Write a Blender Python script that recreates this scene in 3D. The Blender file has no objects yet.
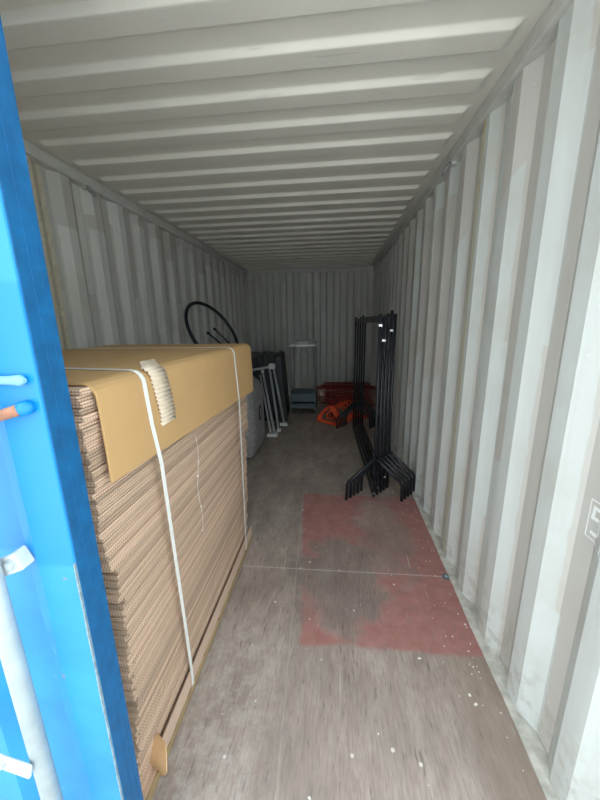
import bpy, bmesh, math, random
from mathutils import Vector, Matrix, noise
random.seed(7)
S = bpy.context.scene
COL = S.collection
PI = math.pi
WID = 2.35

# ------------------------------------------------------------------ camera
cam_d = bpy.data.cameras.new('camera')
cam = bpy.data.objects.new('camera', cam_d); COL.objects.link(cam)
CX, CY, CZ = 1.6667, -0.542, 1.4287
YAW, PITCH, ROLL, FPX = 0.10958, 0.23263, -0.01668, 327.75
fw = Vector((-math.sin(YAW)*math.cos(PITCH), math.cos(YAW)*math.cos(PITCH), -math.sin(PITCH)))
rt = Vector((math.cos(YAW), math.sin(YAW), 0)); up = rt.cross(fw)
r2 = rt*math.cos(ROLL) + up*math.sin(ROLL); u2 = up*math.cos(ROLL) - rt*math.sin(ROLL)
M = Matrix((r2, u2, -fw)).transposed().to_4x4(); M.translation = (CX, CY, CZ)
cam.matrix_world = M
cam_d.sensor_fit = 'VERTICAL'; cam_d.sensor_height = 24.0; cam_d.lens = 24.0*FPX/800
cam_d.clip_start = 0.02
S.camera = cam

# ------------------------------------------------------------------ world: bright overcast sky
W = bpy.data.worlds.new('overcast_sky'); S.world = W; W.use_nodes = True
nt = W.node_tree; nt.nodes.clear()
wo = nt.nodes.new('ShaderNodeOutputWorld'); bg = nt.nodes.new('ShaderNodeBackground')
bg.inputs[0].default_value = (0.89, 0.98, 1.0, 1); bg.inputs[1].default_value = 1.35
nt.links.new(bg.outputs[0], wo.inputs[0])

sun_d = bpy.data.lights.new('sun', 'SUN'); sun_d.energy = 4.0; sun_d.angle = math.radians(3); sun_d.color = (1.0, .97, .92)
sun = bpy.data.objects.new('sun', sun_d); COL.objects.link(sun)
sun.rotation_euler = (math.radians(-34), math.radians(10), 0)      # high, from behind the container: lights the yard in front

S.view_settings.view_transform = 'Standard'; S.view_settings.look = 'None'
S.view_settings.gamma = 1; S.view_settings.use_curve_mapping = False
S.view_settings.exposure = 1.22
S.cycles.diffuse_bounces = 8; S.cycles.max_bounces = 12

# ------------------------------------------------------------------ materials
class Mat:
    def __init__(s, name, col=(.5,.5,.5), rough=.6, metal=0.0):
        s.m = bpy.data.materials.new(name); s.m.use_nodes = True
        s.t = s.m.node_tree; s.b = s.t.nodes['Principled BSDF']
        s.b.inputs['Base Color'].default_value = (*col, 1)
        s.b.inputs['Roughness'].default_value = rough; s.b.inputs['Metallic'].default_value = metal
        s._c = None
    def n(s, typ, **kw):
        nd = s.t.nodes.new(typ)
        for k, v in kw.items(): setattr(nd, k, v)
        return nd
    def link(s, a, b): s.t.links.new(a, b)
    def coord(s, scale=(1,1,1), rot=(0,0,0), loc=(0,0,0)):
        if s._c is None: s._c = s.n('ShaderNodeTexCoord')
        mp = s.n('ShaderNodeMapping')
        mp.inputs['Scale'].default_value = scale; mp.inputs['Rotation'].default_value = rot; mp.inputs['Location'].default_value = loc
        s.link(s._c.outputs['Object'], mp.inputs['Vector']); return mp.outputs[0]
    def noise(s, scale, vec=None, detail=4, rough=.6):
        nd = s.n('ShaderNodeTexNoise'); nd.inputs['Scale'].default_value = scale
        nd.inputs['Detail'].default_value = detail; nd.inputs['Roughness'].default_value = rough
        s.link(vec if vec is not None else s.coord(), nd.inputs['Vector']); return nd.outputs['Fac']
    def ramp(s, fac, stops):
        nd = s.n('ShaderNodeValToRGB'); e = nd.color_ramp.elements
        while len(e) < len(stops): e.new(.5)
        for i, (p, c) in enumerate(stops):
            e[i].position = p; e[i].color = (*c, 1) if not isinstance(c, (int, float)) else (c, c, c, 1)
        s.link(fac, nd.inputs[0]); return nd.outputs[0]
    def math(s, op, a, b=None, c=None, clamp=False):
        nd = s.n('ShaderNodeMath', operation=op, use_clamp=clamp)
        for i, v in enumerate((a, b, c)):
            if v is None: continue
            if isinstance(v, (int, float)): nd.inputs[i].default_value = v
            else: s.link(v, nd.inputs[i])
        return nd.outputs[0]
    def mix(s, fac, a, b, mode='MIX'):
        nd = s.n('ShaderNodeMix', data_type='RGBA', blend_type=mode)
        for i, v in ((0, fac), (6, a), (7, b)):
            if isinstance(v, (int, float)): nd.inputs[i].default_value = v
            elif isinstance(v, tuple): nd.inputs[i].default_value = (*v, 1)
            else: s.link(v, nd.inputs[i])
        return nd.outputs[2]
    def xyz(s):
        if s._c is None: s._c = s.n('ShaderNodeTexCoord')
        sp = s.n('ShaderNodeSeparateXYZ'); s.link(s._c.outputs['Object'], sp.inputs[0]); return sp.outputs
    def band(s, v, lo, hi, soft):
        a = s.n('ShaderNodeMapRange', interpolation_type='SMOOTHSTEP')
        a.inputs[1].default_value = lo-soft; a.inputs[2].default_value = lo+soft; s.link(v, a.inputs[0])
        b = s.n('ShaderNodeMapRange', interpolation_type='SMOOTHSTEP')
        b.inputs[1].default_value = hi-soft; b.inputs[2].default_value = hi+soft
        b.inputs[3].default_value = 1; b.inputs[4].default_value = 0; s.link(v, b.inputs[0])
        return s.math('MULTIPLY', a.outputs[0], b.outputs[0])
    def color(s, c): s.link(c, s.b.inputs['Base Color'])
    def rough(s, c): s.link(c, s.b.inputs['Roughness'])
    def bump(s, h, strength=.3, dist=.01):
        nd = s.n('ShaderNodeBump'); nd.inputs['Strength'].default_value = strength; nd.inputs['Distance'].default_value = dist
        s.link(h, nd.inputs['Height']); s.link(nd.outputs[0], s.b.inputs['Normal'])

def simple(name, col, rough=.6, metal=0., var=.12, scale=30, bump=0):
    m = Mat(name, col, rough, metal)
    f = m.noise(scale)
    m.color(m.ramp(f, [(.25, tuple(c*(1-var) for c in col)), (.75, tuple(min(1, c*(1+var)) for c in col))]))
    if bump: m.bump(f, bump, .004)
    return m.m

def wall_paint(name, base, patch, side):
    m = Mat(name, base, .55)
    x, y, z = m.xyz()
    # overpainted blocks: random rectangles, long in height
    cb = m.n('ShaderNodeCombineXYZ'); h = x if side == 'back' else y
    m.link(z, cb.inputs[0]); m.link(h, cb.inputs[1])
    wob = m.n('ShaderNodeVectorMath', operation='ADD')
    m.link(cb.outputs[0], wob.inputs[0]); sc = m.n('ShaderNodeVectorMath', operation='SCALE')
    nv = m.n('ShaderNodeTexNoise'); nv.inputs['Scale'].default_value = 14; m.link(m.coord(), nv.inputs['Vector'])
    m.link(nv.outputs['Color'], sc.inputs[0]); sc.inputs['Scale'].default_value = .025; m.link(sc.outputs[0], wob.inputs[1])
    br = m.n('ShaderNodeTexBrick'); br.offset = .37; br.squash = 1
    br.inputs['Scale'].default_value = 1; br.inputs['Mortar Size'].default_value = 0
    br.inputs['Brick Width'].default_value = .83; br.inputs['Row Height'].default_value = .067
    br.inputs['Color1'].default_value = (0,0,0,1); br.inputs['Color2'].default_value = (1,1,1,1); br.inputs['Bias'].default_value = -.1
    m.link(wob.outputs[0], br.inputs['Vector'])
    bf = m.ramp(br.outputs['Color'], [(.62, 0), (.70, 1)])
    c = m.mix(bf, base, patch)
    if side != 'back':
        p = m.math('SUBTRACT', 1.0, m.math('DIVIDE', m.math('SUBTRACT', x, WID), .036)) if side == 'right' else m.math('ADD', 1.0, m.math('DIVIDE', x, .036))
        p = m.math('ADD', p, m.math('MULTIPLY', m.math('SUBTRACT', m.noise(1, m.coord((30, 30, 9)), 3), .5), .35))
        proud = m.ramp(p, [(.22, 0), (.27, 1)])
        cell = m.math('FLOOR', m.math('DIVIDE', m.math('SUBTRACT', y, .64), .268))
        wn = m.n('ShaderNodeTexWhiteNoise', noise_dimensions='1D'); m.link(m.math('ADD', cell, 3.7 if side == 'right' else 11.2), wn.inputs['W'])
        if side == 'right':      # high near the mouth, lower and more uneven further in
            hh = m.math('SUBTRACT', m.math('ADD', m.math('MULTIPLY', wn.outputs['Value'], .9), 2.65), m.math('MULTIPLY', y, .92))
        else:
            hh = m.math('ADD', m.math('MULTIPLY', wn.outputs['Value'], .25), 2.02)
        lim = m.math('SUBTRACT', m.math('ADD', hh, m.math('MULTIPLY', m.noise(30, None, 3), .03)), z)
        proud = m.math('MULTIPLY', proud, m.ramp(lim, [(0, 0), (.012, 1)]))
        c = m.mix(m.math('MULTIPLY', proud, .85), c, patch)
    st = m.noise(1.0, m.coord((7,7,.7) if side != 'back' else (9,1,.7)), 5)
    c = m.mix(m.ramp(st, [(.45, 0), (.75, .45)]), c, tuple(q*.72 for q in base))
    bl = m.noise(3.0, None, 6)
    c = m.mix(m.ramp(bl, [(.5, 0), (.72, .35)]), c, (base[0]*.82, base[1]*.78, base[2]*.70))
    # scuffs near the floor
    sf = m.math('MULTIPLY', m.band(z, -.1, .22, .15), m.ramp(m.noise(22, None, 6), [(.48, 0), (.62, 1)]))
    c = m.mix(m.math('MULTIPLY', sf, .5), c, (.42, .40, .34))
    ch = m.math('MULTIPLY', m.ramp(m.noise(42, None, 3), [(.74, 0), (.75, 1)]), .6)
    c = m.mix(ch, c, (.95, .97, .97))
    if side == 'right':
        # old glue line running down one corrugation
        g = m.math('MULTIPLY', m.band(y, 1.306, 1.346, .004), m.ramp(m.noise(1, m.coord((60,60,5)), 4), [(.38, 0), (.52, 1)]))
        c = m.mix(m.math('MULTIPLY', g, .85), c, (.62,.57,.31))
    if side == 'left':
        g = m.band(y, .6, 1.435, .004)
        sp = m.ramp(m.noise(40, None, 5), [(.3, (.50,.47,.36)), (.7, (.70,.67,.55))])
        c = m.mix(g, c, sp)
    m.color(c)
    m.bump(m.noise(60, None, 3), .08, .004)
    return m.m

def make_floor_mat():
    m = Mat('worn_plywood', (.3,.28,.26), .62)
    x, y, z = m.xyz()
    base = m.ramp(m.noise(1.0, m.coord((9, 2.6, 1)), 6, .65), [(.28, (.31,.25,.22)), (.5, (.45,.37,.33)), (.75, (.58,.50,.45))])
    fine = m.noise(1.0, m.coord((110, 14, 1)), 5, .7)
    base = m.mix(.75, base, m.ramp(fine, [(.3, .55), (.6, 1.0)]), 'MULTIPLY')
    dk = m.ramp(m.noise(1.0, m.coord((75, 9, 1)), 4), [(.60, 0), (.66, 1)])
    base = m.mix(m.math('MULTIPLY', dk, .55), base, (.07,.06,.055))
    big = m.noise(2.2, None, 4)
    base = m.mix(m.ramp(big, [(.42, 0), (.72, .65)]), base, (.25,.21,.19))
    # pale worn area beside the boxes
    wx = m.math('MULTIPLY', m.band(x, 1.0, 1.42, .12), m.band(y, -.1, .75, .15))
    wn = m.ramp(m.noise(16, None, 6, .75), [(.45, 0), (.62, 1)])
    base = m.mix(m.math('MULTIPLY', m.math('MULTIPLY', wx, wn), .45), base, (.60,.58,.55))
    base = m.mix(m.math('MULTIPLY', m.band(x, 2.16, 2.4, .06), .5), base, (.30,.225,.175))
    # red paint area with a worn and blackened middle
    wob = m.noise(9, None, 4); wx2 = m.math('ADD', x, m.math('MULTIPLY', m.math('SUBTRACT', wob, .5), .07))
    wob2 = m.noise(7, m.coord(loc=(3,1,0)), 4); wy2 = m.math('ADD', y, m.math('MULTIPLY', m.math('SUBTRACT', wob2, .5), .09))
    wx3 = m.math('ADD', wx2, m.math('MULTIPLY', y, .089)); red = m.math('MULTIPLY', m.band(wx3, 1.578, 3.5, .012), m.band(wy2, .655, 1.99, .015))
    hx = m.math('DIVIDE', m.math('SUBTRACT', wx2, 1.70), .30); hy = m.math('DIVIDE', m.math('SUBTRACT', wy2, 1.08), .40)
    d = m.math('ADD', m.math('MULTIPLY', hx, hx), m.math('MULTIPLY', hy, hy))
    d = m.math('ADD', d, m.math('MULTIPLY', m.math('SUBTRACT', m.noise(6, None, 5), .5), 2.4))
    hole = m.ramp(d, [(.55, 1), (1.1, 0)])
    h2x = m.math('DIVIDE', m.math('SUBTRACT', wx2, 2.0), .22); h2y = m.math('DIVIDE', m.math('SUBTRACT', wy2, 1.5), .5)
    d2 = m.math('ADD', m.math('ADD', m.math('MULTIPLY', h2x, h2x), m.math('MULTIPLY', h2y, h2y)), m.math('MULTIPLY', m.math('SUBTRACT', m.noise(5, None, 5), .5), 3))
    hole = m.math('MAXIMUM', hole, m.math('MULTIPLY', m.ramp(d2, [(.5, 1), (1.0, 0)]), .75))
    red = m.math('MULTIPLY', red, m.math('SUBTRACT', 1.0, m.math('MULTIPLY', hole, .88)))
    wear = m.ramp(fine, [(.30, .35), (.5, .95)])
    redc = m.ramp(m.noise(14, None, 5), [(.3, (.36,.145,.135)), (.7, (.47,.22,.205))])
    base = m.mix(m.math('MULTIPLY', m.math('MULTIPLY', hole, m.band(y, .7, 1.6, .1)), .35), base, (.06,.055,.055))
    base = m.mix(m.math('MULTIPLY', red, wear), base, redc)
    # joint across and scratches
    j = m.band(m.math('SUBTRACT', y, m.math('MULTIPLY', m.math('SUBTRACT', x, 1.13), .013)), 1.106, 1.113, .0025)
    base = m.mix(m.math('MULTIPLY', j, .55), base, (.66,.62,.58))
    j2 = m.band(m.math('ADD', x, m.math('MULTIPLY', y, .05)), 1.50, 1.505, .002)
    base = m.mix(m.math('MULTIPLY', j2, .35), base, (.5,.47,.44))
    sc = m.ramp(m.noise(1.0, m.coord((45, 2.2, 1), (0,0,.35)), 2), [(.715, 0), (.73, 1)])
    base = m.mix(m.math('MULTIPLY', sc, .45), base, (.62,.58,.54))
    # paint flecks
    vo = m.n('ShaderNodeTexVoronoi'); vo.inputs['Scale'].default_value = 9; m.link(m.coord(), vo.inputs['Vector'])
    fl = m.math('MULTIPLY', m.ramp(vo.outputs['Distance'], [(.05, 1), (.075, 0)]), m.ramp(m.noise(5, m.coord(loc=(7,0,0)), 2), [(.5, 0), (.52, 1)]))
    base = m.mix(m.math('MULTIPLY', fl, .85), base, (.80,.76,.70))
    m.color(base)
    m.rough(m.ramp(big, [(.3, .48), (.7, .68)]))
    m.bump(fine, .35, .004)
    return m.m

def make_card_mat(name, col, edge, scale_l=.0078):
    # flattened boxes: liner on the broad faces, shadow of the flute hollows painted on the sides
    m = Mat(name, col, .85)
    x, y, z = m.xyz()
    oi = m.n('ShaderNodeObjectInfo')
    fy = m.math('ADD', m.math('MULTIPLY', m.math('SINE', m.math('MULTIPLY', y, 2*PI/scale_l)), .5), .5)
    fx = m.math('ADD', m.math('MULTIPLY', m.math('SINE', m.math('MULTIPLY', x, 2*PI/scale_l)), .5), .5)
    fz = m.math('ADD', m.math('MULTIPLY', m.math('SINE', m.math('MULTIPLY', z, 2*PI/.0063)), .5), .5)
    ge = m.n('ShaderNodeNewGeometry'); sp = m.n('ShaderNodeSeparateXYZ')
    m.link(ge.outputs['Normal'], sp.inputs[0])
    side = m.math('SUBTRACT', 1.0, m.math('ABSOLUTE', sp.outputs[2]), clamp=True)
    f = m.math('MULTIPLY', m.math('MULTIPLY', fy, fx), m.math('ADD', m.math('MULTIPLY', fz, .6), .4))
    f = m.math('MULTIPLY', m.ramp(f, [(.12, 0), (.35, 1)]), side)
    c = m.ramp(oi.outputs['Random'], [(0, tuple(q*.70 for q in col)), (.5, col), (1, (min(1, col[0]*1.16), min(1, col[1]*1.16), min(1, col[2]*1.18)))])
    blot = m.noise(1, m.coord((3, 3, 60)), 4)
    c = m.mix(m.ramp(blot, [(.4, 0), (.7, .35)]), c, tuple(q*.78 for q in col))
    c = m.mix(m.math('MULTIPLY', f, .62), c, edge)
    m.color(c)
    return m.m

MT = {}
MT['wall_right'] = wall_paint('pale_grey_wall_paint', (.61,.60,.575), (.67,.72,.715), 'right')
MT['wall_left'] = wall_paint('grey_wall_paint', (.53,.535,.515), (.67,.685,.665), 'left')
MT['wall_back'] = wall_paint('dull_grey_wall_paint', (.58,.59,.57), (.64,.65,.63), 'back')
MT['floor'] = make_floor_mat()
def roof_mat():
    m = Mat('roof_paint', (.56,.56,.52), .45)
    c = m.ramp(m.noise(2.5, m.coord((1,1,1)), 5), [(.3, (.70,.69,.635)), (.7, (.78,.77,.71))])
    s1 = m.ramp(m.noise(1, m.coord((2.5, 40, 1), (0,0,.12)), 2), [(.70, 0), (.72, 1)])
    c = m.mix(m.math('MULTIPLY', s1, .25), c, (.36,.35,.31))
    m.color(c); return m.m
MT['roof'] = roof_mat()
MT['rail'] = simple('rail_paint', (.60,.61,.585), .5, 0, .1, 12)
MT['sill'] = simple('sill_sealant', (.58,.57,.53), .8, 0, .35, 18, .3)
def blue_mat():
    m = Mat('blue_gloss_paint', (.0,.24,.60), .42)
    x, y, z = m.xyz()
    zz = m.math('ADD', z, m.math('MULTIPLY', m.math('SUBTRACT', m.noise(4), .5), .04))
    new = m.band(zz, .975, 1.50, .006)  # deeper blue between two heights, lighter blue above and below
    lighter_blue = m.ramp(m.noise(3.5, None, 5), [(.3, (.006,.20,.47)), (.7, (.022,.30,.57))])
    c = m.mix(new, lighter_blue, (.0,.215,.56))
    sc = m.ramp(m.noise(1, m.coord((30,30,6)), 5), [(.66, 0), (.72, 1)])
    c = m.mix(m.math('MULTIPLY', sc, .45), c, (.22,.42,.60))
    rs = m.ramp(m.noise(17, None, 6), [(.70, 0), (.74, 1)])
    c = m.mix(m.math('MULTIPLY', rs, .6), c, (.42,.20,.16))
    m.color(c); m.bump(m.noise(25), .06, .005); return m.m
MT['blue'] = blue_mat()
MT['gasket_and_edge_shade'] = simple('blue_gasket_and_edge_shade', (.0,.10,.27), .55, 0, .25, 25)  # gasket blue, also the darkened tone for the shaded stile side
MT['bareedge'] = simple('scuffed_edge', (.22,.30,.36), .7, 0, .5, 40)
MT['paleblue'] = simple('pale_blue_paint', (.20,.45,.58), .5, 0, .2, 40)
MT['rust'] = simple('rusty_steel', (.42,.20,.13), .75, .1, .5, 45, .3)
MT['galv'] = simple('galvanised_steel', (.46,.53,.56), .5, .25, .16, 18, .1)
MT['zinc'] = simple('white_zinc_bracket', (.60,.64,.66), .45, .1, .12, 30)
MT['card'] = make_card_mat('corrugated_board', (.62,.455,.335), (.19,.11,.07))
MT['cover'] = simple('tan_kraft_board', (.53,.335,.15), .7, 0, .05, 6)
MT['pale_card'] = simple('pale_kraft_board', (.62,.455,.35), .8, 0, .08, 8)
MT['tongue'] = simple('orange_kraft_board', (.64,.40,.21), .8, 0, .12, 20)
MT['ribcard'] = simple('pale_ribbed_board', (.66,.56,.44), .85, 0, .1, 30)
MT['strap'] = simple('white_plastic_strap', (.84,.85,.83), .35, 0, .05, 30)
MT['thread'] = simple('white_thread', (.85,.82,.76), .8, 0, .05, 30)
def wood():
    m = Mat('pallet_wood', (.42,.30,.17), .75)
    m.color(m.ramp(m.noise(1, m.coord((60,4,60)), 5), [(.3, (.26,.19,.10)), (.7, (.50,.36,.19))])); return m.m
MT['wood'] = wood()
MT['black'] = simple('black_powder_coat', (.018,.022,.029), .36, .2, .3, 40)
MT['chrome'] = simple('chromed_steel', (.78,.78,.78), .22, .9, .05, 30)
MT['hoop'] = simple('dark_blue_black_tube', (.012,.018,.026), .4, .1, .2, 40)
MT['bundle'] = simple('grey_felt_wrap', (.30,.30,.30), .95, 0, .3, 24, .5)
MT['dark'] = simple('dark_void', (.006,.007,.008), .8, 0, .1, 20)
MT['panel'] = simple('blue_black_laminate', (.010,.016,.022), .5, 0, .3, 20)
MT['panel_edge'] = simple('charcoal_edging', (.10,.115,.125), .5, 0, .2, 30)
MT['tube_grey'] = simple('grey_painted_tube', (.42,.45,.48), .45, .2, .12, 30)
MT['white_pl'] = simple('white_plastic', (.72,.73,.74), .5, 0, .08, 30)
MT['cart_steel'] = simple('blue_grey_steel', (.105,.14,.17), .5, .2, .15, 20)
MT['cart_post'] = simple('dull_chrome_post', (.34,.36,.38), .4, .5, .12, 30)
MT['cloth'] = simple('grey_plastic_film', (.62,.64,.64), .5, 0, .2, 30, .3)
MT['rubber'] = simple('grey_castor_rubber', (.10,.10,.11), .7, 0, .2, 40)
MT['orange'] = simple('orange_red_plastic', (.90,.12,.045), .4, 0, .1, 30)
MT['redhook'] = simple('dark_red_plastic', (.40,.035,.03), .45, 0, .15, 30)
MT['darkred'] = simple('deep_red_plastic', (.24,.022,.02), .5, 0, .2, 30)
MT['tray'] = simple('bright_steel_tray', (.86,.87,.88), .4, .1, .05, 30)
MT['asphalt'] = simple('grey_concrete', (.55,.545,.53), .9, 0, .2, 6)
MT['stencil'] = simple('white_stencil_paint', (.93,.96,.96), .5, 0, .03, 40)
MT['bolt'] = simple('blue_grey_bolt', (.20,.27,.33), .4, .6, .2, 60)
MT['fleck'] = simple('white_paint_chip', (.86,.84,.80), .7, 0, .1, 60)

# ------------------------------------------------------------------ mesh helpers
class MB:
    def __init__(s): s.bm = bmesh.new()
    def box(s, lo, hi, mat=None):
        x0,y0,z0 = lo; x1,y1,z1 = hi
        P = [(x0,y0,z0),(x1,y0,z0),(x1,y1,z0),(x0,y1,z0),(x0,y0,z1),(x1,y0,z1),(x1,y1,z1),(x0,y1,z1)]
        if mat is not None: P = [mat @ Vector(p) for p in P]
        v = [s.bm.verts.new(p) for p in P]
        for f in ((3,2,1,0),(4,5,6,7),(0,1,5,4),(1,2,6,5),(2,3,7,6),(3,0,4,7)): s.bm.faces.new([v[i] for i in f])
        return s
    def tube(s, pts, r, n=10, closed=False, rr=None, smooth=True, flat=1.0):
        pts = [Vector(p) for p in pts]; N = len(pts); rings = []; prev = None
        for i, p in enumerate(pts):
            if closed: t = (pts[(i+1) % N]-pts[i-1]).normalized()
            elif i == 0: t = (pts[1]-p).normalized()
            elif i == N-1: t = (p-pts[i-1]).normalized()
            else: t = ((pts[i+1]-p).normalized()+(p-pts[i-1]).normalized()).normalized()
            if prev is None:
                a = Vector((0,0,1)) if abs(t.z) < .9 else Vector((1,0,0)); nrm = t.cross(a).normalized()
            else: nrm = (prev-t*prev.dot(t)).normalized()
            prev = nrm; b = t.cross(nrm); q = rr[i] if rr else r
            k = 1.0
            if 0 < i < N-1 or closed:
                c = (pts[(i+1) % N]-p).normalized().dot((p-pts[i-1]).normalized()); k = 1/max(.55, math.sqrt((1+max(-.9, c))/2))
            ring = []
            for j in range(n):
                an = 2*PI*j/n + (PI/n if n == 4 else 0)
                ring.append(s.bm.verts.new(p + nrm*math.cos(an)*q*k + b*math.sin(an)*q*flat*k))
            rings.append(ring)
        for i in range(N if closed else N-1):
            A, B = rings[i], rings[(i+1) % N]
            for j in range(n):
                f = s.bm.faces.new((A[j], A[(j+1) % n], B[(j+1) % n], B[j])); f.smooth = smooth and n > 4
        if not closed:
            s.bm.faces.new(rings[0][::-1]); s.bm.faces.new(rings[-1])
        return s
    def sheet(s, P):          # grid of points P[i][j] -> quads
        V = [[s.bm.verts.new(p) for p in row] for row in P]
        for i in range(len(V)-1):
            for j in range(len(V[0])-1):
                s.bm.faces.new((V[i][j], V[i+1][j], V[i+1][j+1], V[i][j+1]))
        return s
    def slab(s, path, y0, y1, t, nrm_out=1):
        """closed strip: path of (x,z) thickened by t on its outer side, extruded from y0 to y1"""
        n = len(path); out = []
        for i in range(n):
            a = Vector(path[max(0,i-1)]); b = Vector(path[min(n-1,i+1)]); d = (b-a).normalized()
            out.append(Vector(path[i]) + Vector((-d.y, d.x))*t*nrm_out)
        loop = [Vector(p) for p in path] + out[::-1]
        A = [s.bm.verts.new((p.x, y0, p.y)) for p in loop]; B = [s.bm.verts.new((p.x, y1, p.y)) for p in loop]
        m = len(loop)
        for i in range(m): s.bm.faces.new((A[i], A[(i+1) % m], B[(i+1) % m], B[i]))
        for i in range(n-1):
            s.bm.faces.new((A[i], A[m-1-i], A[m-2-i], A[i+1])); s.bm.faces.new((B[i], B[i+1], B[m-2-i], B[m-1-i]))
        return s
    def ribbon(s, pts, wdir, w, nrm, t):
        """flat strap: pts path, width along wdir, thickness along per-point normals"""
        rows = []
        wd = Vector(wdir)*(w/2)
        for p, n in zip(pts, nrm):
            p = Vector(p); n = Vector(n).normalized()*t
            rows.append([s.bm.verts.new(q) for q in (p-wd, p+wd, p+wd+n, p-wd+n)])
        for a, b in zip(rows, rows[1:]):
            for j in range(4): s.bm.faces.new((a[j], a[(j+1) % 4], b[(j+1) % 4], b[j]))
        s.bm.faces.new(rows[0][::-1]); s.bm.faces.new(rows[-1]); return s
    def build(s, name, mat, parent=None, bevel=0, seg=2):
        bmesh.ops.recalc_face_normals(s.bm, faces=s.bm.faces)
        me = bpy.data.meshes.new(name); s.bm.to_mesh(me); s.bm.free()
        me.materials.append(mat)
        o = bpy.data.objects.new(name, me); COL.objects.link(o)
        if parent: o.parent = parent
        if bevel:
            b = o.modifiers.new('bevel', 'BEVEL'); b.width = bevel; b.segments = seg; b.limit_method = 'ANGLE'; b.angle_limit = .6
        return o

def tag(o, label=None, cat=None, group=None, kind=None):
    if label: o['label'] = label
    if cat: o['category'] = cat
    if group: o['group'] = group
    if kind: o['kind'] = kind
    return o
def struct(o, label, cat): return tag(o, label, cat, kind='structure')
def thing(name, label, cat, loc=(0,0,0), rz=0, group=None):
    o = bpy.data.objects.new(name, None); COL.objects.link(o); o.location = loc; o.rotation_euler = (0,0,rz)
    o.empty_display_size = .1
    return tag(o, label, cat, group)
def copy_tree(o, parent=None):
    c = o.copy(); COL.objects.link(c)
    if parent: c.parent = parent
    for ch in o.children: copy_tree(ch, c)
    return c

# ------------------------------------------------------------------ container shell
LEN = 5.88
PITCHW, PH = .268, .80          # side corrugations: rib / far slope / recess / near slope
def wall_off(y):                # 0 on the ribs, .036 in the recesses
    u = (y-PH) % PITCHW; sl = .066; rec = .068
    if u < sl: return .036*u/sl
    if u < sl+rec: return .036
    if u < 2*sl+rec: return .036*(1-(u-sl-rec)/sl)
    return 0.
def wall_ys(y0, y1):
    ys = {y0, y1}; k = math.floor((y0-PH)/PITCHW)-1
    while PH+k*PITCHW < y1+PITCHW:
        for d in (0, .066, .134, .200):
            v = PH+k*PITCHW+d
            if y0 < v < y1: ys.add(v)
        k += 1
    return sorted(ys)
def side_wall(name, x0, sgn, mat, label):
    mb = MB(); ys = wall_ys(-.02, LEN+.03)
    mb.sheet([[(x0+sgn*wall_off(y), y, z) for z in (-.06, .6, 1.2, 1.8, 2.37)] for y in ys])
    o = mb.build(name, mat)
    sd = o.modifiers.new('steel', 'SOLIDIFY'); sd.thickness = .002; sd.offset = 0
    return struct(o, label, 'wall')
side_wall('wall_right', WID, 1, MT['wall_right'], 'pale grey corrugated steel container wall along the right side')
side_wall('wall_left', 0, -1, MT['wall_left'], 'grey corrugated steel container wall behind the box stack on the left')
mb = MB(); xs = [-.04]; prof = [(-.04, 0)]
k = 0; x = .10
while x < 2.25:
    prof += [(x, 0), (x+.03, .045), (x+.115, .045), (x+.145, 0)]; x += .252
prof.append((2.39, 0))
mb.sheet([[(a, LEN+d, z) for z in (-.02, 1.2, 2.37)] for a, d in prof])
o = mb.build('wall_back', MT['wall_back']); sd = o.modifiers.new('steel', 'SOLIDIFY'); sd.thickness = .002; sd.offset = 0
struct(o, 'dim grey corrugated end wall at the back of the container', 'wall')
# floor
struct(MB().box((-.03, -.02, -.03), (2.33, LEN-.005, 0)).build('floor', MT['floor']), 'worn dark plywood container floor with a patch of red paint', 'floor')
# roof with pressed corrugations that stop short of the rails
RP, R0 = .2277, .880
def roof_h(y):
    u = (y-R0+.016) % RP
    def ss(a): a = max(0, min(1, a)); return a*a*(3-2*a)
    if u < .032: return 1-ss((u-.006)/.019)
    if u < .110: return 0
    if u < .134: return ss((u-.110)/.024)
    return 1
xsr = [-.04, .02, .056, .064, .072, .080, .088, .096, .106, .14, 1.175, 2.21, 2.244, 2.254, 2.262, 2.270, 2.278, 2.286, 2.294, 2.33, 2.39]
ysr = [-.05]
k = -5
while R0+k*RP < LEN+.3:
    b = R0-.016+k*RP
    for d in (0, .005, .008, .011, .014, .017, .020, .023, .026, .036, .070, .106, .110, .114, .118, .122, .126, .130, .134, .142, .185):
        if -.05 < b+d < LEN+.04: ysr.append(b+d)
    k += 1
ysr = sorted(ysr)+[LEN+.05]
def ee(x):
    d = min(x, WID-x); a = max(0, min(1, (d-.058)/.045)); return a*a*(3-2*a)
mb = MB(); mb.sheet([[(x, y, 2.398-.023*(1-roof_h(y))*ee(x)) for x in xsr] for y in ysr])
for f in mb.bm.faces: f.smooth = True
o = mb.build('ceiling', MT['roof']); struct(o, 'off-white ribbed steel container roof', 'ceiling')
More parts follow.
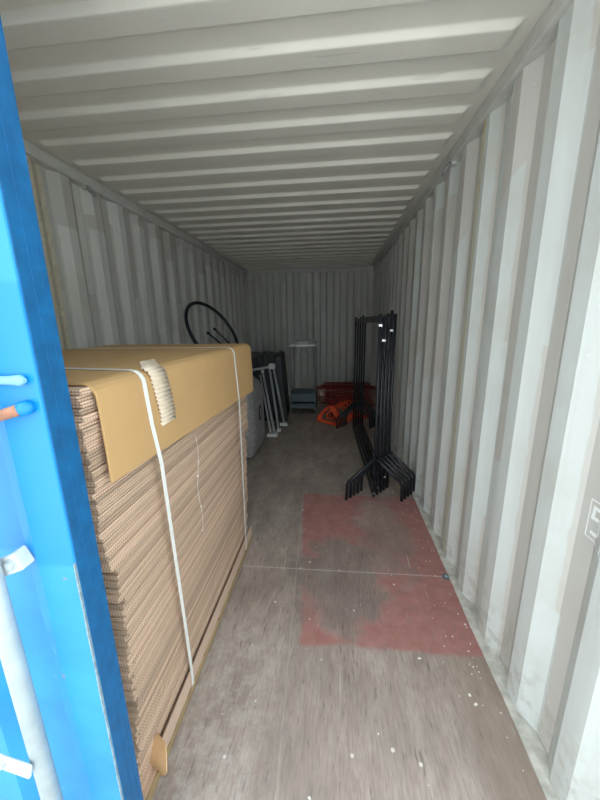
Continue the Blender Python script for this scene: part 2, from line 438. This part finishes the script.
# top rails, end header, floor angles
struct(MB().box((-.05, -.02, 2.330), (.020, LEN+.02, 2.400)).build('trim_1', MT['rail'], bevel=.006), 'grey steel top rail along the left wall', 'rail')
struct(MB().box((2.330, -.02, 2.330), (2.40, LEN+.02, 2.400)).build('trim_2', MT['rail'], bevel=.006), 'grey steel top rail along the right wall', 'rail')
struct(MB().box((.0205, LEN-.02, 2.330), (2.3295, LEN+.03, 2.400)).build('trim_3', MT['rail'], bevel=.006), 'grey steel header above the back wall', 'rail')
for nm, x0, x1, lb in (('trim_4', .0, .13, 'square corner gusset at the top left of the back wall'), ('trim_5', 2.22, 2.35, 'square corner gusset at the top right of the back wall')):
    struct(MB().box((x0+.012, LEN-.045, 2.235), (x1-.012, LEN-.002, 2.329)).build(nm, MT['rail'], bevel=.004), lb, 'gusset')
for nm, sg, x0, lb in (('baseboard_right', 1, 2.325, 'dirty grey sealing angle between plywood floor and right wall'), ('baseboard_left', -1, .025, 'grey sealing angle between floor and left wall')):
    mb = MB(); rows = []
    ys = [i*.06 for i in range(99)]
    for i, y in enumerate(ys):
        j = .006*noise.noise((y*3, sg, 0)); e = x0+sg*.058
        rows.append([(x0-sg*(.004+j), y, .0), (x0-sg*(.004+j), y, .006), (x0+sg*.02, y, .009+.5*j), (e, y, .006), (e, y, -.01), (x0, y, -.01)])
    mb.sheet([r+[r[0]] for r in rows]); bmesh.ops.remove_doubles(mb.bm, verts=mb.bm.verts, dist=1e-5)
    o = mb.build(nm, MT['sill']); struct(o, lb, 'floor trim')
mb = MB().box((-.14, -.08, -.16), (-.052, -.022, 2.59)); struct(mb.build('trim_6', MT['blue'], bevel=.004), 'blue corner post at the left of the container mouth', 'post')
mb = MB().box((2.40, -.08, -.16), (2.49, -.022, 2.59)); struct(mb.build('trim_7', MT['blue'], bevel=.004), 'blue corner post at the right of the container mouth', 'post')
mb = MB().box((-.05, -.08, 2.405), (2.398, -.025, 2.59)); struct(mb.build('trim_8', MT['blue'], bevel=.004), 'blue header above the container mouth', 'header')
mb = MB().box((-.05, -.08, -.16), (2.398, -.022, -.032)); struct(mb.build('trim_9', MT['rail'], bevel=.004), 'grey sill below the container mouth', 'sill')
struct(MB().box((-30, -40, -.20), (30, 30, -.165)).build('ground', MT['asphalt']), 'grey concrete yard outside the container', 'ground')

# ------------------------------------------------------------------ blue door leaf, closed half of the mouth
door = thing('door_1', 'blue steel container door leaf with a galvanised locking rod', 'door', (1.17, 0, 0)); door['kind'] = 'structure'
def dbox(lo, hi, nm, mat, bev=.004): return MB().box((lo[0]-1.17, lo[1], lo[2]), (hi[0]-1.17, hi[1], hi[2])).build(nm, mat, door, bev)
dbox((1.083, -.047, .012), (1.167, -.001, 2.33), 'door_stile', MT['blue'], .004)
dbox((1.1674, -.0425, .012), (1.1690, -.0010, 2.33), 'edge_shade_strip', MT['gasket_and_edge_shade'], .0005)  # added thin strip: shade on the stile's side painted as darker blue
dbox((.0, -.052, .012), (.08, -.014, 2.33), 'door_stile', MT['blue'], .005)
dbox((.082, -.052, .012), (1.081, -.014, .11), 'bottom_rail', MT['blue'], .005)
dbox((.082, -.052, 2.23), (1.081, -.014, 2.33), 'top_rail', MT['blue'], .005)
mb = MB(); pr = [(1.084, -.042), (1.064, -.040), (1.040, -.014), (.925, -.014), (.89, -.046), (.72, -.046), (.685, -.014), (.53, -.014), (.495, -.046), (.325, -.046), (.29, -.014), (.17, -.014), (.13, -.044), (.078, -.046)]
mb.sheet([[(a-1.17, b, z) for z in (.105, 1.2, 2.235)] for a, b in pr]); po = mb.build('door_panel', MT['blue'], door)
sd = po.modifiers.new('steel', 'SOLIDIFY'); sd.thickness = .003; sd.offset = 0
mb = MB(); mb.box((1.140-1.17, -.0008, .0), (1.1695-1.17, .012, 2.34)); mb.box((1.1690-1.17, -.020, .0), (1.1698-1.17, -.0172, 2.34)); mb.build('door_gasket', MT['gasket_and_edge_shade'], door, .003)
mb = MB()
for i in range(46):
    z = .06+i*.02; w = .0012+.0022*abs(noise.noise((z*7, 3, 1)))
    mb.box((1.1668-w-1.17, -.0478-w*.4, z), (1.1676-1.17, -.0455+w, z+.0205))
tag(mb.build('worn_edge', MT['bareedge'], door), 'scuffed bare edge along the lower part of the stile')
rod = MB().tube([(1.038-1.17, -.092, -.05), (1.038-1.17, -.092, 2.4)], .0175, 20).build('lock_rod', MT['galv'], door)
def bracket(z, x0, x1, tilt, yb):
    """small bearing plate beside the rod, bolted to the door"""
    m_ = Matrix.Translation((1.038-1.17, -.092, z)) @ Matrix.Rotation(tilt, 4, 'Y')
    mb = MB(); mb.box((x0, yb, -.019), (x1, yb+.008, .019), m_)
    if x1 > .02: mb.box((x1-.008, yb+.002, -.019), (x1, .048, .019), m_)
    b = mb.build('rod_bracket', MT['zinc'], door, .005, 3)
    xb = (x1-.016) if x1 > .02 else x0+.052
    mb = MB(); mb.tube([m_ @ Vector((xb, yb-.0005, 0)), m_ @ Vector((xb, yb-.006, 0))], .008, 10)
    mb.tube([m_ @ Vector((xb, yb-.0002, 0)), m_ @ Vector((xb, yb-.002, 0))], .012, 14)
    mb.build('bracket_bolt', MT['galv'], b)
bracket(.982, -.05, .042, -.42, .0185)
bracket(.520, -.115, .002, .30, -.0285)
bracket(1.75, -.05, .050, 0, .0185)
mb = MB(); mb.tube([(.70-1.17, -.060, 1.342), (1.122-1.17, -.055, 1.342), (1.145-1.17, -.055, 1.342), (1.153-1.17, -.055, 1.342)], .0075, 12, rr=[.0075,.0075,.0095,.004])
tag(mb.build('latch_bar', MT['paleblue'], door), 'pale blue latch bar')
mb = MB(); mb.tube([(.74-1.17, -.105, 1.30), (1.00-1.17, -.090, 1.268), (1.08-1.17, -.075, 1.276), (1.13-1.17, -.059, 1.291), (1.146-1.17, -.053, 1.295)], .011, 12, flat=.75, rr=[.011,.011,.0115,.013,.009])
hb = tag(mb.build('handle_bar', MT['rust'], door), 'rusty door handle bar')
MB().tube([(1.134-1.17, -.0575, 1.292), (1.145-1.17, -.052, 1.295), (1.155-1.17, -.050, 1.297)], .010, 12, rr=[.0125,.0125,.005]).build('handle_tip', MT['blue'], hb)

# ------------------------------------------------------------------ lashing rings below the top rails
def lash(x, sg, lb):
    t = thing('lashing_ring', lb, 'lashing ring', (x, 1.745, 2.305))
    mb = MB(); mb.tube([(-sg*.010+sg*.002*math.cos(a)-sg*.016*(1-math.cos(a)), .030*math.sin(a), -.004-.030*(1-math.cos(a))+.03) for a in [2*PI*i/24 for i in range(24)]], .0055, 8, closed=True)
    mb.build('ring', MT['cart_post'], t)
    MB().box((-.002 if sg > 0 else -.028, -.016, .012), (.028 if sg > 0 else .002, .016, .029)).build('lug', MT['rail'], t, .003)
lash(2.335, 1, 'steel lashing ring under the right top rail')
lash(.015, -1, 'steel lashing ring under the left top rail')

# ------------------------------------------------------------------ stencil 5 on the right wall
st = thing('stencil_number', 'white stencilled number 5 in a square outline on the right wall', 'painted number', (WID, .30, .878))
def wx(y): return WID+wall_off(y)-.0022
def wall_poly(pts, w, nm, par, z0=.878, y0=.30, dy=.020, closed=False):
    """painted line that follows the corrugation: one mitred strip, finely divided"""
    P = [Vector((a_+dy, b_)) for a_, b_ in pts]; N = len(P); Lf = []; Rt = []
    for i in range(N):
        a_ = P[i-1] if (i or closed) else None; b_ = P[(i+1) % N] if (i < N-1 or closed) else None
        d1 = (P[i]-a_).normalized() if a_ is not None else None; d2 = (b_-P[i]).normalized() if b_ is not None else None
        d1 = d1 if d1 is not None else d2; d2 = d2 if d2 is not None else d1
        n1 = Vector((-d1.y, d1.x)); n2 = Vector((-d2.y, d2.x)); mn = (n1+n2).normalized(); k = w/2/max(.5, mn.dot(n1))
        Lf.append(P[i]+mn*k); Rt.append(P[i]-mn*k)
    if closed: Lf.append(Lf[0]); Rt.append(Rt[0])
    rows = []
    for i in range(len(Lf)-1):
        n = max(2, int((Lf[i+1]-Lf[i]).length/.004))
        for j in range(n+(1 if i == len(Lf)-2 else 0)):
            a_ = Lf[i].lerp(Lf[i+1], j/n); b_ = Rt[i].lerp(Rt[i+1], j/n)
            rows.append([(wx(p.x)-WID, p.x-y0, p.y-z0) for p in (a_, a_.lerp(b_, .25), a_.lerp(b_, .5), a_.lerp(b_, .75), b_)])
    mb = MB(); mb.sheet(rows)
    if closed: bmesh.ops.remove_doubles(mb.bm, verts=mb.bm.verts, dist=1e-6)
    o = mb.build(nm, MT['stencil'], par); sd = o.modifiers.new('paint', 'SOLIDIFY'); sd.thickness = .0006; sd.offset = 0
    return o
zc = .880
wall_poly([(.296, zc+.037), (.330, zc+.037), (.332, zc+.006), (.309, zc+.008), (.297, zc-.006), (.297, zc-.026), (.309, zc-.038), (.332, zc-.036)], .0105, 'digit', st)
wall_poly([(.346, zc+.056), (.346, zc-.056), (.255, zc-.056), (.255, zc+.056)], .0035, 'outline', st, closed=True)

# floor bolt at the end of the board joint
t = thing('floor_bolt', 'blue-grey bolt plate in the floor joint by the right wall', 'bolt', (2.305, 1.124, 0))
MB().tube([(0,0,.0005), (0,0,.003)], .022, 18).build('washer', MT['bolt'], t); MB().tube([(0,0,.003), (0,0,.008)], .009, 6, smooth=False).build('bolt_head', MT['galv'], t)

# ------------------------------------------------------------------ strapped stack of flattened boxes
def lean(z): return 1.098+.044*max(0, min(1, z/1.28))      # x of the stack's right side
pal = thing('wooden_pallet', 'low wooden pallet under the strapped box stack', 'pallet', (.68, .72, 0))
def pb(lo, hi, nm): return MB().box((lo[0]-.68, lo[1]-.72, lo[2]), (hi[0]-.68, hi[1]-.72, hi[2])).build(nm, MT['wood'], pal, .003)
for x0 in (.26, .64, 1.015): pb((x0, .06, .001), (x0+.10, 1.34, .028), 'skid')
for i in range(8): pb((.255, .06+i*.162, .0285), (1.120, .06+i*.162+.138, .046), 'deck_board')
Z0 = .0475
# bottom tray with its side flap turned up
bt = thing('bottom_tray', 'pale cardboard tray flap turned up along the bottom of the box stack', 'cardboard tray', (.70, .72, Z0))
mb = MB(); mb.slab([(.27-.70, 0), (1.112-.70, 0)], .08-.72, 1.34-.72, .004); mb.build('base_sheet', MT['pale_card'], bt)
mb = MB(); mb.slab([(1.1125-.70, .0), (1.115-.70, .03), (1.1165-.70, .075)], .185-.72, 1.35-.72, .004, -1); mb.build('side_flap', MT['pale_card'], bt)
# peeled rounded tongue at the near end
rows = []
for i in range(13):                      # v runs down the tongue, u across it; it turns to face the mouth
    v = i/12; hw = .040*math.sqrt(max(.04, 1-abs((v-.55)/.5)**2.2 if v > .55 else 1-.75*((.55-v)/.55)**1.5)); row = []
    for j in range(7):
        u = (j/6*2-1)
        row.append((1.131-.70+u*hw-.012*v, .166-.72-.020*v-.012*u-.02*math.sin(v*PI), .112-.104*v))
    rows.append(row)
mb = MB(); mb.sheet(rows); o = mb.build('tongue', MT['tongue'], bt); sd = o.modifiers.new('ply', 'SOLIDIFY'); sd.thickness = .004; sd.offset = 0
tag(o, 'rounded tongue peeled outward')
# the sheets: two plies folded at the hidden side
TH, GAP = .0121, .0020
def box_sheet(L, Wd):
    mb = MB(); p = TH/2-.0005
    P = [(0,0),(Wd,0),(Wd,p),(.010,p),(.010,TH-p),(Wd-.002,TH-p),(Wd-.002,TH),(0,TH)]
    A = [mb.bm.verts.new((x-Wd, 0, z)) for x, z in P]; B = [mb.bm.verts.new((x-Wd, L, z)) for x, z in P]
    for i in range(8): mb.bm.faces.new((A[i], A[(i+1) % 8], B[(i+1) % 8], B[i]))
    for V in (A, B):
        mb.bm.faces.new((V[0],V[1],V[2],V[3])); mb.bm.faces.new((V[4],V[5],V[6],V[7])); mb.bm.faces.new((V[0],V[3],V[4],V[7]))
    bmesh.ops.recalc_face_normals(mb.bm, faces=mb.bm.faces)
    me = bpy.data.meshes.new('flattened_box'); mb.bm.to_mesh(me); mb.bm.free(); me.materials.append(MT['card']); return me
short = box_sheet(1.215, .845); long_ = box_sheet(1.285, .845)
NS = 88
z = Z0+.0045; gx = gy = 0; left = 0; rnd = random.Random(3)
def ordinal(n):
    if 10 <= n % 100 <= 20: sfx = 'th'
    else: sfx = {1:'st', 2:'nd', 3:'rd'}.get(n % 10, 'th')
    return '%d%s' % (n, sfx)
for i in range(NS):
    if left == 0:
        left = rnd.randint(4, 9); gx = rnd.uniform(-.005, .004); gy = rnd.uniform(-.006, .006); z += rnd.uniform(0, .0012)
    left -= 1
    o = bpy.data.objects.new('flattened_box', long_ if i > 50 else short); COL.objects.link(o)
    f = i/NS; yb = .080+.034*math.sin(min(1, f/.4)*PI/2) if i <= 54 else .098-.03*min(1, max(0, f-.62)/.1)
    saw = .007*((i % 3)-1) if i <= 54 else rnd.uniform(-.003, .003)
    o.location = (lean(z)+gx+rnd.uniform(-.0035, .0035), yb+gy+saw+rnd.uniform(-.004, .004), z)
    z += TH+GAP
    k = NS-i
    if k == 1: lb = 'flattened brown corrugated box directly under the tan cover of the strapped stack'
    elif k == NS: lb = 'flattened brown corrugated box at the very bottom of the strapped stack'
    elif k <= NS//2: lb = 'flattened brown corrugated box, %s sheet down from the tan cover of the stack' % ordinal(k)
    else: lb = 'flattened brown corrugated box, %s sheet up from the bottom of the strapped stack' % ordinal(i+1)
    tag(o, lb, 'cardboard box', 'flattened boxes in the strapped stack')
ZT = z+.0012
# tan cover sheet folded over the right side
cv = thing('cover_sheet', 'tan cardboard cover sheet folded down over the top of the box stack', 'cardboard sheet', (.70, .78, ZT))
XR = lean(1.28)+.0085
pth = [(.275-.70, 0.0)]
pth += [(XR-.70-.03, 0)]
for a in (20, 40, 60, 80): pth.append((XR-.70-.03+.03*math.sin(math.radians(a)), -.03+.03*math.cos(math.radians(a))))
FL = [( XR-.70+.001, -.05), (XR-.70+.003, -.15), (XR-.70+.003, -.285)]
# flap bottom drops slightly toward the far end
mb = MB(); mb.slab(pth[:2], .098-.78, 1.418-.78, .006); mb.build('top_panel', MT['cover'], cv)
mb = MB(); mb.slab(pth[1:]+FL, .098-.78, 1.418-.78, .006)
for v in mb.bm.verts:
    if v.co.z < -.2: v.co.z += .055*(1-(v.co.y+.65)/1.29)
mb.build('side_flap', MT['cover'], cv, .0015)
ZC = ZT+.0062
# straps
def strap(pts_top, y_edge, y_bot, yl, lb):
    t = thing('packing_strap', lb, 'strap', (.70, y_edge, Z0))
    P = []; N = []
    def add(x, y, z, n): P.append((x-.70, y-y_edge, z-Z0)); N.append(n)
    xr = XR+.0068
    add(.268, yl, .30, (-1,0,0)); add(.264, yl, ZC-.02, (-1,0,0)); add(.272, yl, ZC+.001, (-1,0,1))
    for f in (.2, .4, .6, .8): add(.272+(xr-.035-.272)*f, yl+(y_edge-yl)*f, ZC+.0012, (0,0,1))
    for a in (0, 25, 50, 75, 90):
        r = .0345; aa = math.radians(a)
        add(xr-.0335+r*math.sin(aa), y_edge, ZC-.0338+r*math.cos(aa)+.0012, (math.sin(aa),0,math.cos(aa)))
    add(xr+.004, y_edge+.06*(y_bot-y_edge), ZC-.15, (1,0,0)); add(xr+.0045, y_edge+.24*(y_bot-y_edge), ZC-.278, (1,0,0))
    for f in (.4, .6, .8): 
        zz = ZC-.278+(.135-(ZC-.278))*f; add(max(lean(zz)+.0085, xr+.0045+(1.124-(xr+.0045))*f), y_edge+(y_bot-y_edge)*(.24+.76*f), zz, (1,0,0))
    add(1.1235, y_bot, .128, (1,0,0)); add(1.1225, y_bot, .054, (1,0,0))
    d = Vector((0,1,0))
    MB().ribbon(P, d, .017, N, .0012).build('band', MT['strap'], t)
strap(None, .272, .40, .44, 'near white plastic strap round the box stack, beside the ribbed edge protector')
strap(None, 1.075, 1.19, 1.10, 'far white plastic strap round the rear end of the box stack')
# ribbed edge protector
t = thing('edge_protector', 'pale ribbed corrugated strip bent over the edge of the tan cover', 'edge protector', (XR, .43, ZC))
xr = XR+.0095; rows = []
pt = []
for i in range(40): pt.append((xr-.03-.075*(1-i/39), ZC+.0042, 0, 1))
for i in range(1, 18): a = i/18*PI/2; pt.append((xr-.03+.03*math.sin(a), ZC+.0042-.03+.03*math.cos(a), math.sin(a), math.cos(a)))
for i in range(1, 66): pt.append((xr+.0035*math.sin(i/65*2.4), ZC+.0042-.03-.146*i/65, 1, 0))
s_ = 0; prev = None
for (x, zz, nx, nz) in pt:
    if prev: s_ += math.hypot(x-prev[0], zz-prev[1])
    prev = (x, zz); w = .0028*math.sin(s_*2*PI/.0125)
    ysk = .13*max(0, 1-s_/.085)+.028*min(1, max(0, (s_-.085)/.15))
    y0 = .298+ysk; y1 = .384+ysk
    rows.append([(x+nx*w-XR, y0+(y1-y0)*q-.43, zz+nz*w-ZC) for q in (0, .5, 1)])
mb = MB(); mb.sheet(rows)
for f in mb.bm.faces: f.smooth = True
o = mb.build('ribbed_strip', MT['ribcard'], t); sd = o.modifiers.new('paper', 'SOLIDIFY'); sd.thickness = .0012; sd.offset = 0
# loose thread with knots
t = thing('loose_thread', 'thin white thread with small knots hanging down the side of the box stack', 'thread', (1.15, .585, 1.02))
pts = []
for i in range(16):
    f = i/15; zz = 1.02-.42*f; pts.append((lean(zz)+.0095-1.15, .012*math.sin(f*9)+.01*f, zz-1.02))
MB().tube(pts, .0008, 6).build('strand', MT['thread'], t)
for i in (4, 6, 11, 15): MB().tube([(pts[i][0], pts[i][1]-.003, pts[i][2]), (pts[i][0]+.001, pts[i][1]+.003, pts[i][2])], .003, 8).build('knot', MT['thread'], t)

# ------------------------------------------------------------------ grey wrapped bundle
bd = thing('wrapped_bundle', 'grey felt-wrapped bundle standing behind the cardboard stack', 'bundle', (.58, 2.88, 0))
mb = MB(); bmesh.ops.create_icosphere(mb.bm, subdivisions=5, radius=1)
for v in mb.bm.verts:
    c = v.co.copy(); e = .33
    q = Vector([math.copysign(abs(a)**e, a) for a in c])
    topz = .90-.10*max(0, q.x)
    p = Vector((q.x*.265, q.y*.30, (q.z*.5+.5)*topz))
    n = noise.noise(p*5)*.022+noise.noise(p*13)*.010
    p += c*n
    p.z = max(.001, p.z); v.co = p
for f in mb.bm.faces: f.smooth = True
mb.build('wrap', MT['bundle'], bd)
mb = MB(); mb.tube([(.20+.10, -.20+.001*i, 0) for i in range(1)]+[(.2, -.2, 0)], .01, 6) if False else None
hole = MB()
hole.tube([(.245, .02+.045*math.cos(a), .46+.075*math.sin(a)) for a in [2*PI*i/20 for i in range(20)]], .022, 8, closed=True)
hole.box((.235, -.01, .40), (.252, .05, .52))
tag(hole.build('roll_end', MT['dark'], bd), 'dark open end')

# ------------------------------------------------------------------ round rail (ring) leaning on the left wall
C = Vector((.286, 3.162, 1.311)); n = Vector((.851, -.224, .474)).normalized(); R = .40
a = n.cross(Vector((0,0,1))).normalized(); b = a.cross(n)
hp = thing('round_rail', 'dark round hoop with two inner rods leaning on the left wall', 'hoop', tuple(C))
MB().tube([(a*math.cos(q)+b*math.sin(q))*R for q in [2*PI*i/72 for i in range(72)]], .019, 12, closed=True).build('ring', MT['hoop'], hp)
def spoke(p, q):
    p = Vector(p)-C; q = Vector(q)-C; d = (q-p).normalized()
    # run on in the ring's plane until it meets the ring
    B_ = p.dot(d); t_ = -B_+math.sqrt(max(0, B_*B_-p.length_squared+R*R)); e = p+d*t_
    r_ = MB().tube([p, e], .010, 10).build('rod', MT['hoop'], hp)
    MB().tube([p-d*.012, p+d*.012], .015, 10).build('rod_cap', MT['dark'], r_)
spoke((.249, 3.062, 1.33), (.334, 3.159, 1.224)); spoke((.269, 3.221, 1.37), (.384, 3.328, 1.213))

# ------------------------------------------------------------------ dark panels on edge and grey trestle
NP = 8
for i in range(NP):
    lb = ('dark panel on edge at the right of its row, beside the steel cart' if i == NP-1 else
          'dark panel on edge nearest the left wall' if i == 0 else
          'dark panel standing on edge, %s from the right of its row' % ordinal(NP-i))
    t = thing('panel', lb, 'panel', (.262+i*.089, 4.07, 0), math.radians(5), 'dark panels standing on edge')
    sh = Matrix(((1,0,-.075,0),(0,1,0,0),(0,0,1,0),(0,0,0,1)))
    hh = .945+.008*((i*5) % 3)
    MB().box((0, 0, .003), (.080, .86, hh), sh).build('board', MT['panel'], t, .004)
    MB().box((.002, .005, hh+.0005), (.032, .855, hh+.008), sh).build('edging', MT['panel_edge'], t, .003)
tr = thing('folding_trestle', 'folded grey tube trestle with white joint and feet in front of dark panels', 'trestle', (.85, 3.7, 0))
def L(p): return (p[0]-.85, p[1]-3.7, p[2])
def bar(p, q, r, nm, mat): return MB().tube([L(p), L(q)], r, 12).build(nm, mat, tr)
bar((.46, 3.80, .790), (.80, 3.85, .850), .018, 'top_bar', MT['tube_grey'])
MB().box(L((.765, 3.815, .815)), L((.850, 3.885, .890))).build('joint', MT['white_pl'], tr, .012)
bar((.825, 3.86, .83), (.950, 3.87, .03), .0155, 'leg', MT['tube_grey'])
bar((.775, 3.84, .82), (.915, 3.60, .03), .0145, 'leg', MT['tube_grey'])
bar((.690, 3.78, .79), (.895, 3.41, .03), .0145, 'leg', MT['tube_grey'])
bar((.650, 3.80, .74), (.835, 3.45, .03), .0125, 'leg', MT['tube_grey'])
MB().box(L((.672, 3.765, .765)), L((.708, 3.795, .81))).build('leg_cap', MT['white_pl'], tr, .006)
MB().box(L((.800, 3.365, .001)), L((.935, 3.465, .045))).build('foot', MT['white_pl'], tr, .012)
MB().box(L((.890, 3.575, .001)), L((.945, 3.635, .045))).build('foot', MT['white_pl'], tr, .008)
MB().box(L((.890, 3.830, .001)), L((1.000, 3.900, .045))).build('foot', MT['white_pl'], tr, .012)

# ------------------------------------------------------------------ steel cart
ct = thing('service_cart', 'grey steel shelf cart on castors against the back wall', 'cart', (1.152, 4.78, 0))
for sx in (-.19, .19):
    for sy in (-.2, .2):
        MB().tube([(sx, sy, .062), (sx, sy, 1.10)], .011, 10).build('post', MT['cart_post'], ct)
        w = MB().tube([(sx-.010, sy, .028), (sx+.010, sy, .028)], .027, 16).build('castor', MT['rubber'], ct)
        MB().box((sx-.016, sy-.014, .040), (sx+.016, sy+.014, .063)).build('castor_fork', MT['cart_post'], w, .002)
def tray(z, h, nm, mat, t=.004):
    mb = MB(); X, Y = .204, .214
    mb.box((-X, -Y, z), (X, Y, z+t))
    mb.box((-X, -Y-.003, z), (X, -Y+.001, z+h)); mb.box((-X, Y-.001, z), (X, Y+.003, z+h))
    mb.box((-X-.003, -Y, z), (-X+.001, Y, z+h)); mb.box((X-.001, -Y, z), (X+.003, Y, z+h))
    return mb.build(nm, mat, ct)
tray(1.065, .026, 'top_shelf', MT['tray'])
tray(.075, .075, 'lower_shelf', MT['cart_steel']); tray(.185, .13, 'lower_shelf', MT['cart_steel'])
MB().tube([(.19, -.2, 1.09), (.215, -.2, 1.13), (.215, .2, 1.13), (.19, .2, 1.09)], .008, 8).build('push_handle', MT['cart_post'], ct)
fc = thing('folded_film', 'crumpled grey plastic film lying on top of the steel cart', 'plastic film', (1.152, 4.76, 1.0695))
mb = MB(); bmesh.ops.create_icosphere(mb.bm, subdivisions=4, radius=1)
for v in mb.bm.verts:
    q = Vector([math.copysign(abs(c)**.7, c) for c in v.co]); p = Vector((q.x*.15, q.y*.15, (q.z*.5+.5)*.085))
    p += v.co*noise.noise(p*14)*.022; p.z = max(.0005, p.z); v.co = p
for f in mb.bm.faces: f.smooth = True
mb.build('film', MT['cloth'], fc)

# ------------------------------------------------------------------ black clothes rails, five nested
def build_rail(h):
    r = .0122
    t = thing('clothes_rail', 'x', 'clothes rail')
    Ln = 1.82
    for yy in (0, Ln):
        u_ = MB().tube([(0, yy, .045), (0, yy, h)], r, 10).build('upright', MT['black'], t)
        MB().tube([(0, yy, h), (0, yy, h+.006)], r*.9, 4).build('end_cap', MT['dark'], u_)
        for sx in (-1, 1):
            dy = .020*(1 if yy else -1)
            pts = [(sx*.012, yy+dy, .362), (sx*.200, yy+dy, .172), (sx*.219, yy+dy, .142), (sx*.223, yy+dy, .004)]
            MB().tube(pts, r, 10).build('leg', MT['black'], t)
    MB().tube([(0, .015, h-.03), (0, Ln-.015, h-.03)], r, 4).build('top_bar', MT['black'], t)
    bb = MB().tube([(0, .0, .030), (0, Ln, .030)], .0135, 4).build('bottom_bar', MT['black'], t)
    for yy in (.10, 1.1, 1.6): MB().tube([(-.003, yy, .048), (.003, yy, .048)], .008, 8).build('screw', MT['chrome'], bb)
    return t, bb
HT = [1.475, 1.455, 1.475, 1.50, 1.475]
words = ['nearest the aisle', 'second from the aisle', 'third from the aisle', 'second from the right wall', 'closest to the right wall']
for i in range(5):
    t, bb = build_rail(HT[i])
    if i in (0, 1, 3): MB().tube([(0, -.013, .062+.03*i), (0, -.0165, .062+.03*i)], .007, 10).build('screw', MT['chrome'], bb)
    t.location = (1.988+.033*i, 1.945+.040*i, 0); t.rotation_euler = (0, 0, math.radians(2.2))
    t['label'] = 'black metal clothes rail %s in the nested row by the wall' % words[i]
    t['group'] = 'nested black clothes rails'
    zc_ = {0: 1.39, 1: 1.28, 3: 1.35}.get(i)
    if zc_:
        tag(MB().tube([(0, 0, zc_), (0, 0, zc_+.016)], .0175, 4).build('collar', MT['chrome'], t), 'bright steel collar')

# ------------------------------------------------------------------ orange hangers
def hanger(mat, rb=.0115):
    t = thing('hanger', 'x', 'hanger')
    Wd, H = .19, .25
    pts = [(0,0,H)]
    arc = [(-.04,0,H-.022), (-.155,0,.115), (-.180,0,.085), (-Wd,0,.050), (-.186,0,.014), (-.10,0,.0115), (.10,0,.0115), (.186,0,.014), (Wd,0,.050), (.180,0,.085), (.155,0,.115), (.04,0,H-.022)]
    MB().tube(pts+arc, rb, 8, closed=True, flat=.8).build('body', mat, t)
    hk = [(0,0,H-.005), (0,0,H+.035)]
    for k in range(9): an = math.radians(-90+k*30); hk.append((.026*math.cos(an)*1.0, 0, H+.062+.026*math.sin(an)))
    MB().tube(hk, .005, 6).build('hook', MT['redhook'] if mat is MT['orange'] else mat, t)
    return t
h0 = hanger(MT['orange'], .0145); h1 = hanger(MT['darkred'], .0075)
rn = random.Random(5)
k = 0
FRONT = [(1.565, 3.97, -38), (1.586, 3.997, -38), (1.607, 4.024, -38), (1.70, 4.14, -34), (1.745, 4.22, -36), (1.80, 4.29, -38), (1.86, 4.36, -38), (1.97, 4.36, -34), (2.02, 4.43, -34)]
for i, (hx, hy, hr) in enumerate(FRONT):
    o = h0 if i == 0 else copy_tree(h0)
    o.location = (hx, hy, .005)
    o.rotation_euler = (math.radians(-6), 0, math.radians(hr))
    o['label'] = 'orange-red plastic hanger at the front of the pile beside the steel cart' if i == 0 else 'orange-red plastic hanger, %s behind the front one in the leaning row' % ordinal(i+1)
    o['group'] = 'orange hangers in front'
for i in range(46):
    o = h1 if i == 0 else copy_tree(h1)
    # standing on one shoulder tip, hook to the side
    q = i % 23; back = i >= 23
    o.location = (1.51+.032*q+(.012 if back else 0), 4.98 if back else 4.68, .225 if back else .235)
    o.rotation_euler = (Matrix.Rotation(math.radians(48+rn.uniform(-1, 1)), 4, 'Z') @ Matrix.Rotation(math.radians(-10), 4, 'X') @ Matrix.Rotation(math.radians(-62 if back else 66), 4, 'Y')).to_euler()
    o['label'] = 'dark red hanger standing on its tip in the tight row behind the orange hangers'
    o['group'] = 'red hangers standing at the back'

# ------------------------------------------------------------------ paint chips on the floor
mb = MB(); rc = random.Random(11)
def chip(x, y, s):
    a0 = rc.uniform(0, 6.28); s *= .72; P = [(x+s*rc.uniform(.6, 1)*math.cos(a0+q*1.257)*(1.6 if q % 2 else .8), y+s*rc.uniform(.6, 1)*math.sin(a0+q*1.257)) for q in range(5)]
    A = [mb.bm.verts.new((*p, .0006)) for p in P]; B = [mb.bm.verts.new((*p, .0022)) for p in P]
    mb.bm.faces.new(B); mb.bm.faces.new(A[::-1])
    for q in range(5): mb.bm.faces.new((A[q], A[(q+1) % 5], B[(q+1) % 5], B[q]))
for x, y, s in ((1.362,.866,.008),(1.425,1.742,.008),(1.30,.62,.006),(1.55,.78,.006),(1.77,.85,.006),(2.04,.63,.009),(2.2,.50,.012),(2.21,.47,.01),(1.37,.40,.007),(1.83,.34,.006),(1.60,.155,.007),(1.76,1.3,.005),(1.9,1.12,.006),(1.47,1.12,.006),(1.7,1.12,.006),(1.46,1.5,.005)): chip(x, y, s)
for i in range(60): chip(2.30-abs(rc.gauss(0, .07)), rc.uniform(.2, 2.2), rc.uniform(.002, .006))
for i in range(70): chip(rc.uniform(1.2, 2.3), rc.uniform(.15, 3.2), rc.uniform(.0015, .0035))
tag(mb.build('paint_chips', MT['fleck']), 'small white paint chips scattered over the plywood floor', 'debris', kind='stuff')
